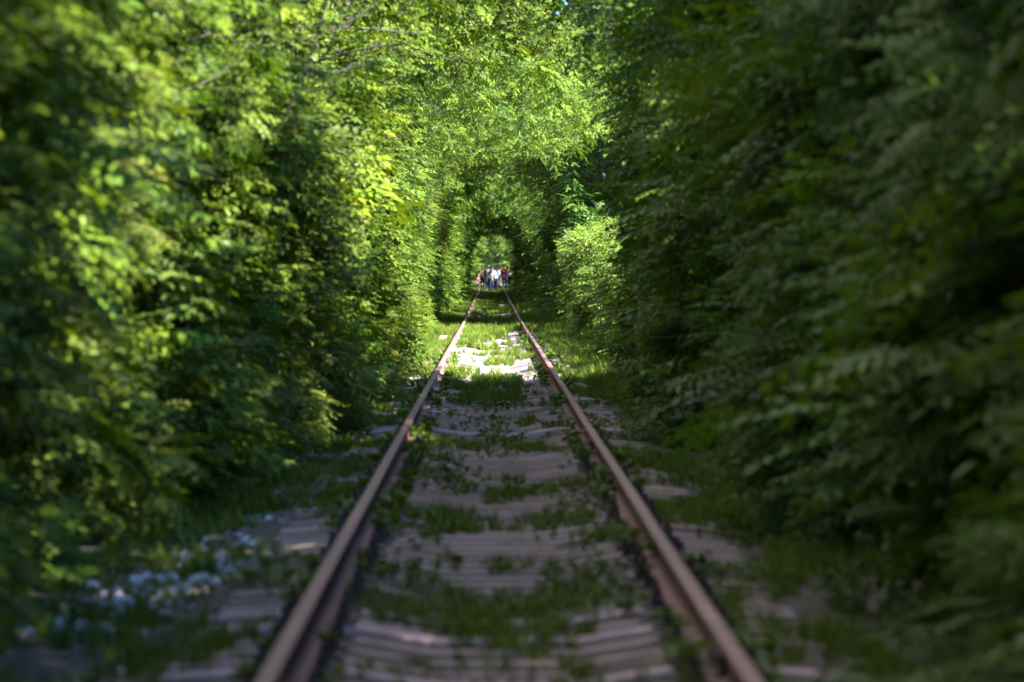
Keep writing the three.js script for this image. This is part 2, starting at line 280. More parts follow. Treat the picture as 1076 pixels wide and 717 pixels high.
// the tunnel's inner face: a wall that turns into a roof. s in metres along the face from the ground.
function face(side, Z, s) {
  const w = side < 0 ? wLeft(Z) : wRight(Z), top = roofHeight(Z), wall = top - 1.7, lean = 0.12 * Math.sin(s * 1.3 + Z * 0.31);
  if (s < wall) return [side * (w + lean + 0.25 * Math.sin(s / wall * 3.0)), s, side, 0];
  const R = (w + 1.7) / 2, a = (s - wall) / R;
  return [side * w * Math.cos(a) + side * lean * Math.cos(a), wall + 1.7 * Math.sin(a), side * Math.cos(a), Math.sin(a)];
}
function tunnelTree(o) {
  const { side, Z, span, kind, label, group, reach, height, name = 'tree', cat = 'tree', dense = 1, roof = 1, scale = 1, variant = 0, hue = 0, backDense = 1, seed, relief = 1.15, hang = [], limbs = [], over = 0 } = o, r = rng(seed);
  const w0 = side < 0 ? wLeft(Z) : wRight(Z), bx = side * (w0 + 1.0 + r() * 0.7), by = ground(bx, Z) - 0.05;
  const t = thing(name, label, cat, [bx, by, -Z], group);
  const rel = (x, y, z) => V(x - bx, y - by, z + Z);
  // trunk and limbs
  const low = height < 3, topX = side * (low ? w0 + 0.5 : 1.3 + r() * 1.2), tw = low ? 0.03 : 0.05 + 0.05 * r() + height * 0.006;
  const trunk = [V(0, -0.2, 0), V(side * -0.05, height * 0.25, (r() - 0.5) * 0.3), V((topX - bx) * 0.4, height * 0.6, (r() - 0.5) * 0.6), V(topX - bx, height * (low ? 0.7 : 0.92), (r() - 0.5))];
  part('trunk', limbGeometry(trunk, tw, 0.015, 7), BARK, t);
  const nl = low ? 2 : 5;
  for (let k = 0; k < nl; k++) {
    const h = height * (0.18 + 0.6 * (k + r() * 0.5) / nl), s = Math.min(reach, h + 0.4 + r()), f = face(side, Z, s), dd = low ? 0.5 : 0.25, e = rel(f[0] + f[2] * dd, f[1] + f[3] * 0.3, -Z + (r() - 0.5) * span * (low ? 0.3 : 0.9)), b = V((topX - bx) * 0.3 * h / height, h, 0);
    part('branch', limbGeometry([b, b.clone().lerp(e, 0.5).add(V(0, 0.25, 0)), e], low ? 0.015 : 0.028, 0.006, 5), BARK, t);
  }
  // leaves: the face of the tunnel first, then the mass behind it and above
  const list = [], thin = [], per = Math.round(span * reach * 3.4 * dense / (scale * scale)), wall = roofHeight(Z) - 1.7;
  for (let i = 0; i < per; i++) {
    const s = 0.05 + r() * (reach - 0.05), dz = (r() - 0.5) * span * 1.25, zz = Z + dz, k = (0.55 + 0.7 * r()) * scale, f = face(side, zz, s), bump = relief * (fbm(zz * 0.42, s * 0.75, 40 + side, 3) - 0.40);
    const airy = roof < 0.5 && s > wall + 0.2; if (s > wall + 0.5 && r() > roof * (airy ? 2 : 1)) continue;
    const d = k * 0.34 + bump + r() * 0.25, p = rel(f[0] + f[2] * d, f[1] + f[3] * d + rise(zz), -zz);
    (airy ? thin : list).push([p.x, p.y, p.z, k]);
  }
  const back = Math.round(span * height * 0.62 * backDense / scale);
  for (let i = 0; i < back; i++) {
    const h = 0.3 + r() * (height - 0.5), dz = (r() - 0.5) * span * 1.3, thick = 2.6 * Math.sqrt(1 - Math.pow(h / (height + 0.5), 3)), p = rel(side * (w0 + 0.85 + r() * thick), h, -Z + dz);
    list.push([p.x, p.y, p.z, 1.9 * Math.sqrt(scale)]);
  }
  if (Z > 11 && Z < 115 && !low) for (let k = 0; k < 3; k++) { const s = 0.5 + r() * Math.min(reach - 0.6, 4), z0 = Z + (r() - 0.5) * span, dz = (r() - 0.5) * 1.2, a = face(side, z0, s), b = face(side, z0 + dz, s + 0.3), e = face(side, z0 + dz * 1.7, s + 0.35 + 0.5 * r()), at = (f, d, zz) => rel(f[0] + f[2] * d, f[1] + f[3] * d + rise(zz), -zz); part('branch', limbGeometry([at(a, 0.7, z0), at(b, 0.15, z0 + dz), at(e, -0.12, z0 + dz * 1.7)], 0.013, 0.003, 5), BARK, t); }
  for (const l of limbs) part('branch', limbGeometry(l.slice(0, -1).map(([x, y, z]) => rel(x, y, -z)), l[l.length - 1], 0.007, 6), BARK, t);
  if (over) for (let i = 0; i < span * 6; i++) { const p = rel(-0.9 + 3.5 * r(), roofHeight(Z) - 0.1 + 1.9 * r(), -Z + (r() - 0.5) * span * 1.2); thin.push([p.x, p.y, p.z, 0.6 + 0.6 * r()]); }
  for (const [hx, hy, hz, k] of hang) { const p = rel(hx, hy, -hz); list.push([p.x, p.y, p.z, k, 0.5]); }
  crownMesh('crown', CLUMP[kind][variant % CLUMP[kind].length], KIND_MAT[kind], list, r, t, hue);
  if (thin.length) crownMesh('canopy', CLUMP.light[variant % 3], LEAF, thin, r, t, hue);
  return t;
}

// ---------------------------------------------------------------- trees of the tunnel
const specs = [];
{
  const r = rng(2024);
  // left side
  for (let Z = -24, i = 0; Z < 172; i++) {
    const sp = Z < 62 ? 3.2 : 4.6;
    const o = { side: -1, Z: Z + (r() - 0.5) * 0.8, span: sp, kind: Z < 34 ? (i % 5 === 3 ? 'shrub' : i % 2 ? 'acacia' : 'beech') : r() < 0.3 ? 'acacia' : 'beech', reach: Z < 24 ? 5.2 : 5.6 + r() * 0.6, roof: Z < 16 ? 1 : 0.3, height: 5.6 + r() * 1.2, hue: 0.2 + (r() - 0.5) * 0.3 };
    if (Z > 60) o.over = 1;
    if (o.Z > 38.4 && o.Z < 41.6) o.limbs = [[[-2.3, 2.2, 40.6], [-1.75, 2.62, 40.1], [-1.5, 3.1, 40], [-1.32, 3.69, 40], [-1.2, 4.4, 40.2], 0.013], [[-1.5, 3.12, 40], [-1.3, 3.3, 39.8], [-1.22, 3.5, 39.7], 0.007]];
    if (o.Z > 50.5 && o.Z < 53.8) o.limbs = [[[-2.2, 3.8, 52.5], [-1.75, 4.04, 52.2], [-1.3, 4.03, 52], [-0.7, 3.98, 52], 0.014], [[-1.9, 3.7, 52.5], [-1.3, 3.85, 52.2], [-0.8, 3.9, 52], 0.012]];
    if (o.Z > 87 && o.Z < 92) o.limbs = [[[-2.4, 3.7, 90], [-1.75, 4.1, 89.8], [-1.2, 4.3, 89.6], [-0.5, 4.42, 89.5], 0.016]];
    specs.push(o); Z += sp;
  }
  // right side: tall and dense up to the clearing, low shrubs in it, tall again behind
  for (let Z = -24, i = 0; Z < 172; i++) {
    const sp = Z < 62 ? 3.2 : 4.4, gap = Z > 74 && Z < 150;
    if (gap) specs.push({ side: 1, Z, span: sp, kind: 'shrub', name: 'shrub', cat: 'shrub', reach: Z > 112 ? 2.5 : 1.9 + r() * 0.5, height: Z > 112 ? 2.4 : 1.9, hue: 0.2, gap: 1, backDense: 0.6 });
    else specs.push({ side: 1, Z: Z + (r() - 0.5) * 0.8, span: sp, kind: Z < 74 && i % 5 === 1 ? 'shrub' : Z < 34 && i % 4 === 2 ? 'acacia' : 'beech', reach: Z < 15 ? 4.8 : Z < 40 ? 3.5 : Z < 74 ? 4.2 : 5.2, roof: Z < 16 ? 1 : 0.25, height: Z < 21 ? 8.4 : Z < 28.5 ? 7.0 : Z < 50 ? 7.8 + r() * 0.4 : Z < 74 ? 6.3 : 9.5, hue: (r() - 0.5) * 0.3 - 0.08, backDense: Z < 34 ? 1.8 : Z < 74 ? 1.3 : 1, dense: 0.8, relief: 1.5 });
    Z += sp;
  }
  // the dark stretch beyond, both sides
  for (const side of [-1, 1]) for (let Z = -64; Z < -24; Z += 9) specs.push({ side, Z, span: 9.5, kind: 'beech', reach: 5.8, roof: 0.8, height: 7.5, scale: 1.6, backDense: 0.6 });
  for (const side of [-1, 1]) for (let Z = 176; Z < 412; Z += 9) specs.push({ side, Z: Z + 2 * r(), span: 9.5, kind: 'beech', reach: side > 0 && Z > 330 ? 4 : 5.8, roof: Z > 330 ? 0.3 : Z < 245 && side > 0 ? 0.3 : 0.6, height: side < 0 ? 7 : Z < 245 ? 4.6 : Z < 330 ? 7 : 6.2, scale: 1.4, backDense: 0.65, hue: (r() - 0.5) * 0.2, far: 1 });
}
const counted = {};
specs.forEach((o, i) => {
  const z = o.Z, L = o.side < 0, k = z < 11 ? 0 : z < 34 ? 1 : z < 74 ? 2 : o.gap ? 3 : o.far ? 5 : 4, key = k * 2 + (L ? 1 : 0), n = counted[key] = (counted[key] ?? -1) + 1, nth = ORD[n];
  const text = {
    0: ['tree of the shaded side standing behind the viewer', 'trees behind the viewer, shaded side'], 1: ['tree of the stony side standing behind the viewer', 'trees behind the viewer, stony side'],
    2: [`blurred dark tree at the near end of the shaded side, ${nth} along`, 'near trees, shaded side'], 3: [`blurred green tree at the near end of the stony side, ${nth} along`, 'near trees, stony side'],
    4: [`dense dark green tree before the clearing, ${nth} beyond the blurred ones`, 'dense trees, shaded side'], 5: [`arching tree on the stony side, sunlit above, ${nth} beyond the blurred ones`, 'arching trees, stony side'],
    6: [`low sunlit yellow-green shrub in the clearing beside the track, ${nth} from the viewer`, 'low sunlit shrubs of the clearing'],
    8: [`tall shaded tree closing the clearing, ${nth} beyond the sunlit shrubs`, 'trees beyond the clearing'], 9: [`bright sunlit tree over the track opposite the clearing, ${nth} along`, 'sunlit trees opposite the clearing'],
    10: [`distant tree of the dark far stretch, shaded side, ${nth} along`, 'distant trees, shaded side'], 11: [`distant tree of the dark far stretch, stony side, ${nth} along`, 'distant trees, stony side'],
  }[key];
  [o.label, o.group] = text; o.seed = 500 + i * 13; o.variant = i; tunnelTree(o);
});
console.log('tunnel sprays', sprayTotal);

// trees behind the first rows: they close the wood on both sides and shade the lower sky
function woodTree(x, Z, height, rad, label, group, seed, hue, scale = 2.6, n = 34) {
  const r = rng(seed), by = ground(x, Z) - 0.1, t = thing('tree', label, 'tree', [x, by, -Z], group);
  part('trunk', limbGeometry([V(0, -0.2, 0), V(0.1, height * 0.4, 0.1), V((r() - 0.5), height * 0.9, (r() - 0.5))], 0.16, 0.03, 7), BARK, t);
  for (let k = 0; k < 4; k++) { const h = height * (0.25 + 0.15 * k), a = r() * 6.28; part('branch', limbGeometry([V(0.05, h, 0.05), V(Math.cos(a) * rad * 0.4, h + 0.5, Math.sin(a) * rad * 0.4), V(Math.cos(a) * rad * 0.8, h + 0.8, Math.sin(a) * rad * 0.8)], 0.06, 0.015, 5), BARK, t); }
  const list = [];
  for (let i = 0; i < n; i++) { const h = 0.8 + (height - 1.2) * (i + r()) / n, rr = rad * (0.35 + 0.65 * Math.sqrt(1 - Math.pow(Math.abs(2 * h / height - 0.9) / 1.15, 2.2))) * Math.sqrt(r()), a = r() * 6.28; list.push([Math.cos(a) * rr, h, Math.sin(a) * rr, scale * (0.8 + 0.4 * r())]); }
  crownMesh('crown', CLUMP.beech[seed % 4], LEAF, list, r, t, hue);
}
{
  const r = rng(99);
  for (let Z = -70, i = 0; Z < 440; Z += 6.5, i++) for (const side of [-1, 1]) {
    if (side > 0 && ((Z > 68 && Z < 150) || (Z > 172 && Z < 250 && i % 3) || Z > 322)) continue;
    woodTree(side * (6.6 + r() * 1.6), Z + (r() - 0.5) * 2, side > 0 ? (Z > 150 ? 11 : 9 + 2.5 * r()) : Z < 80 ? 6.5 + r() : 9 + 2.5 * r(), 3.0, side < 0 ? 'tree of the wood standing behind the stony side of the tunnel' : 'tree of the wood standing behind the shaded side of the tunnel', side < 0 ? 'wood trees, stony side' : 'wood trees, shaded side', 9000 + i * 7 + side, (r() - 0.5) * 0.2);
  }
  // the sunlit wood at the far end, across the line of the track
  for (let i = 0; i < 16; i++) woodTree(-11 + i * 1.5 + (r() - 0.5), 470 + (i % 4) * 14, 8 + 5 * r(), 3.4, 'pale sunlit tree in the wood beyond the walkers', 'trees at the end of the tunnel', 12000 + i * 5, 0.05, 2.0, 60);
}
console.log('all sprays', sprayTotal);

// ---------------------------------------------------------------- grass, weeds and stones
function tuftGeometry(seed, n, h, w) {
  const r = rng(seed), pos = [], idx = [];
  for (let i = 0; i < n; i++) {
    const a = r() * 6.28, d = 0.05 * Math.sqrt(r()), x = Math.cos(a) * d, z = Math.sin(a) * d, hh = h * (0.45 + 0.6 * r()), lean = 0.25 + 0.6 * r(), b = r() * 6.28, s = V(-Math.sin(b), 0, Math.cos(b)), k = pos.length / 3;
    const rows = [[0, 1], [0.5, 0.8], [1, 0.05]];
    for (const [t, ww] of rows) for (const sg of [-1, 1]) pos.push(x + Math.cos(b) * lean * hh * t * t + s.x * sg * w * ww, hh * t * (1 - 0.25 * lean * t), z + Math.sin(b) * lean * hh * t * t + s.z * sg * w * ww);
    idx.push(k, k + 1, k + 2, k + 1, k + 3, k + 2, k + 2, k + 3, k + 4, k + 3, k + 5, k + 4);
  }
  return geom(pos, idx);
}
function rosetteGeometry(seed) {
  const r = rng(seed), pos = [], idx = [];
  for (let i = 0; i < 14; i++) { const a = r() * 6.28, up = 0.15 + 0.8 * r(), dir = V(Math.cos(a), up, Math.sin(a)).normalize(), o = V((r() - 0.5) * 0.08, 0.01 + 0.08 * r(), (r() - 0.5) * 0.08), nm = V(-Math.cos(a) * up, 1, -Math.sin(a) * up); nm.addScaledVector(dir, -nm.dot(dir)).normalize(); leafTo(pos, idx, o, dir, nm, 0.04 + 0.035 * r(), 0.022 + 0.015 * r()); }
  return geom(pos, idx);
}
const grassy = (x, Z) => fbm(x * 1.5 + 3, Z * 0.42, 120, 4) + 0.10 * smooth(1.25, 1.8, Math.abs(x)) - 0.25 * smooth(0.45, 0.2, Math.abs(Math.abs(x) - 0.72)) * 0.3;
function scatter(name, label, cat, geo, mat, Z0, Z1, perM, width, pick, size, seed) {
  const r = rng(seed), places = [];
  for (let i = 0; i < perM * (Z1 - Z0); i++) { const Z = Z0 + r() * (Z1 - Z0), x = (r() * 2 - 1) * width; const p = pick(x, Z); if (r() > p) continue; places.push([x, Z]); }
  const im = new THREE.InstancedMesh(geo, mat, places.length), m = new THREE.Matrix4(), q = new THREE.Quaternion(), c = new THREE.Color(), UP = V(0, 1, 0);
  places.forEach(([x, Z], i) => { const s = size(x, Z) * (0.6 + 0.7 * r()); q.setFromAxisAngle(UP, r() * 6.28); m.compose(V(x, ground(x, Z) - 0.005, -Z), q, V(s, s * (0.7 + 0.5 * r()), s)); im.setMatrixAt(i, m); const v = 0.7 + 0.6 * r(), yl = (r() - 0.45) * 0.5; im.setColorAt(i, c.setRGB(v * (1 + yl), v * (1 + 0.2 * yl), v * (1 - 0.5 * yl))); });
  im.name = name; scene.add(im); tag(im, label, cat, undefined, 'stuff'); return places.length;
}
const stony = (x, Z) => x < -1.28 && x > -2.2 && Z < 46 ? 0.4 : 1;
const railClear = (x) => Math.abs(Math.abs(x) - GAUGE) > 0.07 ? 1 : 0;
const g1 = tuftGeometry(1, 16, 0.16, 0.0035), g2 = tuftGeometry(2, 22, 0.24, 0.006), ro = rosetteGeometry(3);
console.log('grass', scatter('grass', 'thin green grass growing between the sleepers', 'grass', g1, GRASS, 13, 70, 620, 2.2, (x, Z) => smooth(0.49, 0.67, grassy(x, Z)) * railClear(x) * stony(x, Z), (x) => 0.68 + 0.35 * smooth(1.2, 1.7, Math.abs(x)), 301),
  scatter('grass', 'thin green grass growing between the sleepers', 'grass', g2, GRASS, 70, 420, 190, 2.4, (x, Z) => smooth(0.47, 0.60, grassy(x, Z)) * railClear(x) * (Math.abs(x) < 1.3 && Z < 130 ? 0.45 : 1), (x) => 0.8 + 0.4 * smooth(1.2, 1.7, Math.abs(x)), 302),
  scatter('weeds', 'low broad-leaved weeds scattered over the track bed', 'weeds', ro, WEED, 13, 80, 230, 2.3, (x, Z) => smooth(0.52, 0.72, fbm(x * 2.1 + 40, Z * 0.6, 160, 4) + 0.16 * smooth(1.3, 1.8, Math.abs(x))) * railClear(x) * stony(x, Z), (x) => 0.62, 303));
scatter('creeping_weeds', 'small leafy weeds creeping along the sides of the rails', 'weeds', ro, WEED, 13, 120, 60, 1.2, (x, Z) => (Math.abs(Math.abs(Math.abs(x) - GAUGE) - 0.13) < 0.06 ? 1 : 0) * smooth(0.5, 0.62, fbm(x * 3 + 11, Z * 0.5, 190, 3)), () => 1.1, 305);
scene.children.filter((o) => o.name === 'grass').forEach((o, i) => { if (i) { o.name = 'grass_001'; o.userData.label = 'taller grass of the distant track bed, sunlit in the clearing'; } });

function stoneGeometry(seed) {
  const g = new THREE.IcosahedronGeometry(1, 1), p = g.attributes.position, r = rng(seed), ax = [0.8 + 0.4 * r(), 0.5 + 0.25 * r(), 0.7 + 0.4 * r()];
  const cuts = []; for (let k = 0; k < 11; k++) cuts.push([V(r() - 0.5, r() - 0.5, r() - 0.5).normalize(), 0.5 + 0.35 * r()]);
  for (let i = 0; i < p.count; i++) { const v = V(p.getX(i), p.getY(i), p.getZ(i)); for (const [n, d] of cuts) { const e = v.dot(n); if (e > d) v.addScaledVector(n, d - e); } p.setXYZ(i, v.x * ax[0], v.y * ax[1], v.z * ax[2]); }
  g.computeVertexNormals(); return g;
}
const stoneGeos = [1, 2, 3, 4, 5, 6].map(stoneGeometry);
{
  const r = rng(404), at = (px, py) => { const Z = FPX * 1.62 / (py - 288); return [EYE.x + (px - 515.5) / FPX * Z, Z]; };
  const spots = [[8, 682, 0.05], [22, 676, 0.035], [30, 668, 0.04], [62, 662, 0.045], [72, 655, 0.04], [84, 648, 0.03], [112, 630, 0.03], [130, 655, 0.03], [160, 640, 0.03], [175, 650, 0.03], [172, 628, 0.045], [180, 640, 0.04], [192, 624, 0.05], [186, 600, 0.045], [198, 594, 0.05], [205, 586, 0.035], [200, 630, 0.035], [214, 612, 0.035], [226, 622, 0.035], [222, 600, 0.04], [236, 602, 0.045], [240, 612, 0.04], [232, 588, 0.035], [250, 566, 0.035], [256, 576, 0.035], [262, 548, 0.04], [270, 552, 0.035], [281, 551, 0.035], [208, 540, 0.045], [286, 508, 0.04], [295, 518, 0.035], [108, 640, 0.03], [150, 668, 0.03], [190, 660, 0.03], [165, 610, 0.028]];
  for (let i = 0; i < 46; i++) { const t = r(), u = r() + r() - 1; spots.push([mix(250, 90, t) + u * 26, mix(572, 668, t * 0.8) + (r() - 0.5) * 44, 0.026 + 0.022 * r()]); }
  for (const [px, py, s] of spots) {
    const [x, Z] = at(px, py), m = new THREE.Mesh(stoneGeos[Math.floor(r() * 6)], STONE); m.name = numbered('stone');
    m.scale.setScalar(s * 1.25); m.rotation.set(r() * 0.6, r() * 6, r() * 0.6); m.position.set(x, ground(x, Z) + s * 0.2, -Z); scene.add(m);
    if (px === 208) tag(m, 'single white stone lying apart in the grass below the shrubs', 'stone'); else tag(m, 'pale grey ballast stone lying in the grass beside the sleeper ends', 'stone', 'loose pale stones beside the track');
  }
  const im = new THREE.InstancedMesh(stoneGeos[2], STONE, 3600), mm = new THREE.Matrix4(), c = new THREE.Color();
  for (let i = 0; i < 3600; i++) { const Z = 13 + Math.pow(r(), 1.6) * 110, sd = r(), x = sd < 0.35 ? -1.35 - 0.55 * r() : (r() * 2 - 1) * 1.7, s = sd < 0.35 ? 0.010 + 0.02 * r() * r() + 0.008 * r() : 0.006 + 0.009 * r(); mm.compose(V(x, ground(x, Z) + s * 0.2, -Z), new THREE.Quaternion().setFromEuler(new THREE.Euler(r() * 6, r() * 6, r() * 6)), V(s, s, s)); im.setMatrixAt(i, mm); const v = sd < 0.35 ? 0.3 + 0.7 * r() : 0.12 + 0.4 * r(); im.setColorAt(i, c.setRGB(v, v * 0.93, v * 0.93)); }
  im.name = 'gravel'; scene.add(im); tag(im, 'small grey ballast gravel spread over the track bed', 'gravel', undefined, 'stuff');
}


// ---------------------------------------------------------------- people walking along the track
function meshField(f, lo, hi, N) {
  const mc = new MarchingCubes(N, undefined, false, false, 60000), half = N / 2; mc.isolation = 0;
  const c = lo.map((a, i) => (a + hi[i]) / 2), h = lo.map((a, i) => (hi[i] - a) / 2), P = (i, k) => c[k] + (i - half) / half * h[k];
  for (let z = 0; z < N; z++) for (let y = 0; y < N; y++) for (let x = 0; x < N; x++) mc.field[x + y * N + z * N * N] = -f(P(x, 0), P(y, 1), P(z, 2));
  mc.update();
  const n = mc.count, pos = new Float32Array(n * 3); for (let i = 0; i < n; i++) for (let k = 0; k < 3; k++) pos[i * 3 + k] = c[k] + mc.positionArray[i * 3 + k] * h[k];
  let g = new THREE.BufferGeometry(); g.setAttribute('position', new THREE.BufferAttribute(pos, 3)); g = mergeVertices(g, 1e-4); g.computeVertexNormals(); return g;
}
function capsule(x, y, z, a, b, ra, rb) { const bx = b[0] - a[0], by = b[1] - a[1], bz = b[2] - a[2], px = x - a[0], py = y - a[1], pz = z - a[2], t = clamp((px * bx + py * by + pz * bz) / (bx * bx + by * by + bz * bz + 1e-9)), dx = px - bx * t, dy = py - by * t, dz = pz - bz * t; return Math.sqrt(dx * dx + dy * dy + dz * dz) - mix(ra, rb, t); }
const smin = (a, b, k) => { const h = Math.max(k - Math.abs(a - b), 0) / k; return Math.min(a, b) - h * h * k * 0.25; };
function field(bones, k = 0.04, grow = 0) { return (x, y, z) => { let d = 9; for (const [a, b, ra, rb] of bones) d = smin(d, capsule(x, y, z, a, b, ra, rb), k); return d - grow; }; }
function hullBox(bones, m) { const lo = [9, 9, 9], hi = [-9, -9, -9]; for (const [a, b, ra, rb] of bones) for (const [p, r] of [[a, ra], [b, rb]]) for (let k = 0; k < 3; k++) { lo[k] = Math.min(lo[k], p[k] - r - m); hi[k] = Math.max(hi[k], p[k] + r + m); } return [lo, hi]; }
// the head faces -z; the hand hangs down -y with the palm towards -x
const headShape = (x, y, z) => {
  let d = Math.hypot(x / 0.078, (y - 0.02) / 0.115, (z - 0.008) / 0.098) * 0.09 - 0.09;
  d = smin(d, capsule(x, y, z, [0, -0.075, -0.045], [0, -0.06, -0.03], 0.04, 0.05), 0.04);
  d = smin(d, capsule(x, y, z, [0, 0.012, -0.09], [0, -0.028, -0.112], 0.010, 0.015), 0.012);
  d = smin(d, capsule(x, y, z, [-0.03, 0.028, -0.084], [0.03, 0.028, -0.084], 0.014, 0.014), 0.02);
  d = smin(d, capsule(x, y, z, [-0.018, -0.058, -0.088], [0.018, -0.058, -0.088], 0.008, 0.008), 0.01);
  for (const s of [-1, 1]) { d = smin(d, capsule(x, y, z, [s * 0.08, 0.02, 0.012], [s * 0.076, -0.025, 0.004], 0.014, 0.009), 0.01); d = Math.max(d, 0.014 - Math.hypot(x - s * 0.03, y - 0.008, z + 0.098)); }
  return d;
};
const headGeo = meshField(headShape, [-0.12, -0.14, -0.15], [0.12, 0.16, 0.13], 48);
const handBones = [[[0, 0, 0], [0, -0.03, 0], 0.024, 0.026], [[0, -0.03, -0.022], [0, -0.085, -0.026], 0.017, 0.015], [[0, -0.03, 0.02], [0, -0.083, 0.024], 0.017, 0.015]];
[[-0.032, 0.062], [-0.011, 0.072], [0.010, 0.068], [0.030, 0.052]].forEach(([z, L]) => handBones.push([[0, -0.088, z], [-0.008, -0.088 - L * 0.55, z * 1.15], 0.0088, 0.008], [[-0.008, -0.088 - L * 0.55, z * 1.15], [-0.026, -0.088 - L, z * 1.15], 0.008, 0.0068]));
handBones.push([[0, -0.03, -0.03], [-0.012, -0.062, -0.058], 0.0125, 0.0105], [[-0.012, -0.062, -0.058], [-0.022, -0.092, -0.062], 0.0105, 0.008]);
const handGeo = meshField(field(handBones, 0.008), [-0.06, -0.19, -0.09], [0.05, 0.04, 0.07], 52);
function pose(p) {
  const mk = (s) => ({ sh: [s * 0.175, 1.40, 0], el: [s * (0.225 + (p.out || 0)), 1.13, (p.arm || 0) * s + 0.03], wr: [s * (0.215 + (p.out || 0) * 0.8), 0.90, (p.arm || 0) * s * 1.8 - 0.05 - (p.bend || 0)], hip: [s * 0.09, 0.90, 0], kn: [s * 0.10, 0.49, -(p.step || 0) * s - 0.03], an: [s * 0.10, 0.085, -(p.step || 0) * s * 1.7 + (p.step && s < 0 ? 0.08 : 0.02)] });
  let J = { l: mk(-1), r: mk(1), pel: [0, 0.95, 0], ch: [0, 1.27, 0.0], nk: [0, 1.43, 0.01], hd: [0, 1.60, -0.01] };
  if (p.crouch) for (const [k, s] of [['l', -1], ['r', 1]]) J = { ...J, pel: [0, 0.34, 0.12], ch: [0, 0.62, -0.08], nk: [0, 0.76, -0.17], hd: [0, 0.91, -0.24], [k]: { sh: [s * 0.17, 0.72, -0.13], el: [s * 0.25, 0.52, -0.28], wr: [s * 0.16, 0.40, -0.48], hip: [s * 0.09, 0.32, 0.12], kn: [s * 0.14, 0.50, -0.26], an: [s * 0.11, 0.085, -0.06] } };
  const torso = [[[-0.06, J.pel[1], J.pel[2]], [-0.085, J.ch[1], J.ch[2]], 0.105, 0.105], [[0.06, J.pel[1], J.pel[2]], [0.085, J.ch[1], J.ch[2]], 0.105, 0.105], [J.l.sh, J.r.sh, 0.062, 0.062], [[-0.07, J.ch[1], J.ch[2]], J.l.sh, 0.10, 0.062], [[0.07, J.ch[1], J.ch[2]], J.r.sh, 0.10, 0.062]];
  const neck = [[J.nk, [J.hd[0], J.hd[1] - 0.05, J.hd[2] + 0.01], 0.056, 0.052], [J.ch, J.nk, 0.1, 0.06]];
  const limbs = (q) => [[q.sh, q.el, 0.052, 0.040], [q.el, q.wr, 0.040, 0.027]], leg = (q) => [[q.hip, q.kn, 0.086, 0.056], [q.kn, q.an, 0.056, 0.038]], foot = (q) => [[[q.an[0], 0.05, q.an[2] + 0.03], [q.an[0] + Math.sign(q.an[0]) * 0.02, 0.035, q.an[2] - 0.15], 0.042, 0.034], [q.an, [q.an[0], 0.05, q.an[2] + 0.02], 0.038, 0.045]];
  const all = [...torso, ...neck, ...limbs(J.l), ...limbs(J.r), ...leg(J.l), ...leg(J.r), ...foot(J.l), ...foot(J.r)], bx = hullBox(all, 0.03);
  const parts = [meshField(field(all), ...bx, 64), headGeo.clone().translate(...J.hd)];
  for (const q of [J.l, J.r]) { const s = Math.sign(q.sh[0]), g = handGeo.clone(); if (s < 0) { g.scale(-1, 1, 1); const ix = g.index.array; for (let i = 0; i < ix.length; i += 3) [ix[i], ix[i + 1]] = [ix[i + 1], ix[i]]; g.computeVertexNormals(); } const d = V(q.wr[0] - q.el[0], q.wr[1] - q.el[1], q.wr[2] - q.el[2]).normalize(); g.applyQuaternion(new THREE.Quaternion().setFromUnitVectors(V(0, -1, 0), d)); g.translate(...q.wr); parts.push(g); }
  const sleeve = (q, long) => { const e = q.el.map((v, k) => mix(q.sh[k], v, 0.62)); return long ? [[q.sh, q.el, 0.056, 0.046], [q.el, q.wr, 0.046, 0.034]] : [[q.sh, e, 0.058, 0.054]]; };
  const cloth = (bones, grow, cut, N = 44) => { const b = hullBox(bones, grow + 0.03), f = field(bones, 0.045, grow); return meshField((x, y, z) => Math.max(f(x, y, z), cut ? cut(x, y, z) : -9), ...b, N); };
  const waist = J.pel[1], up = p.crouch ? 0 : 1;
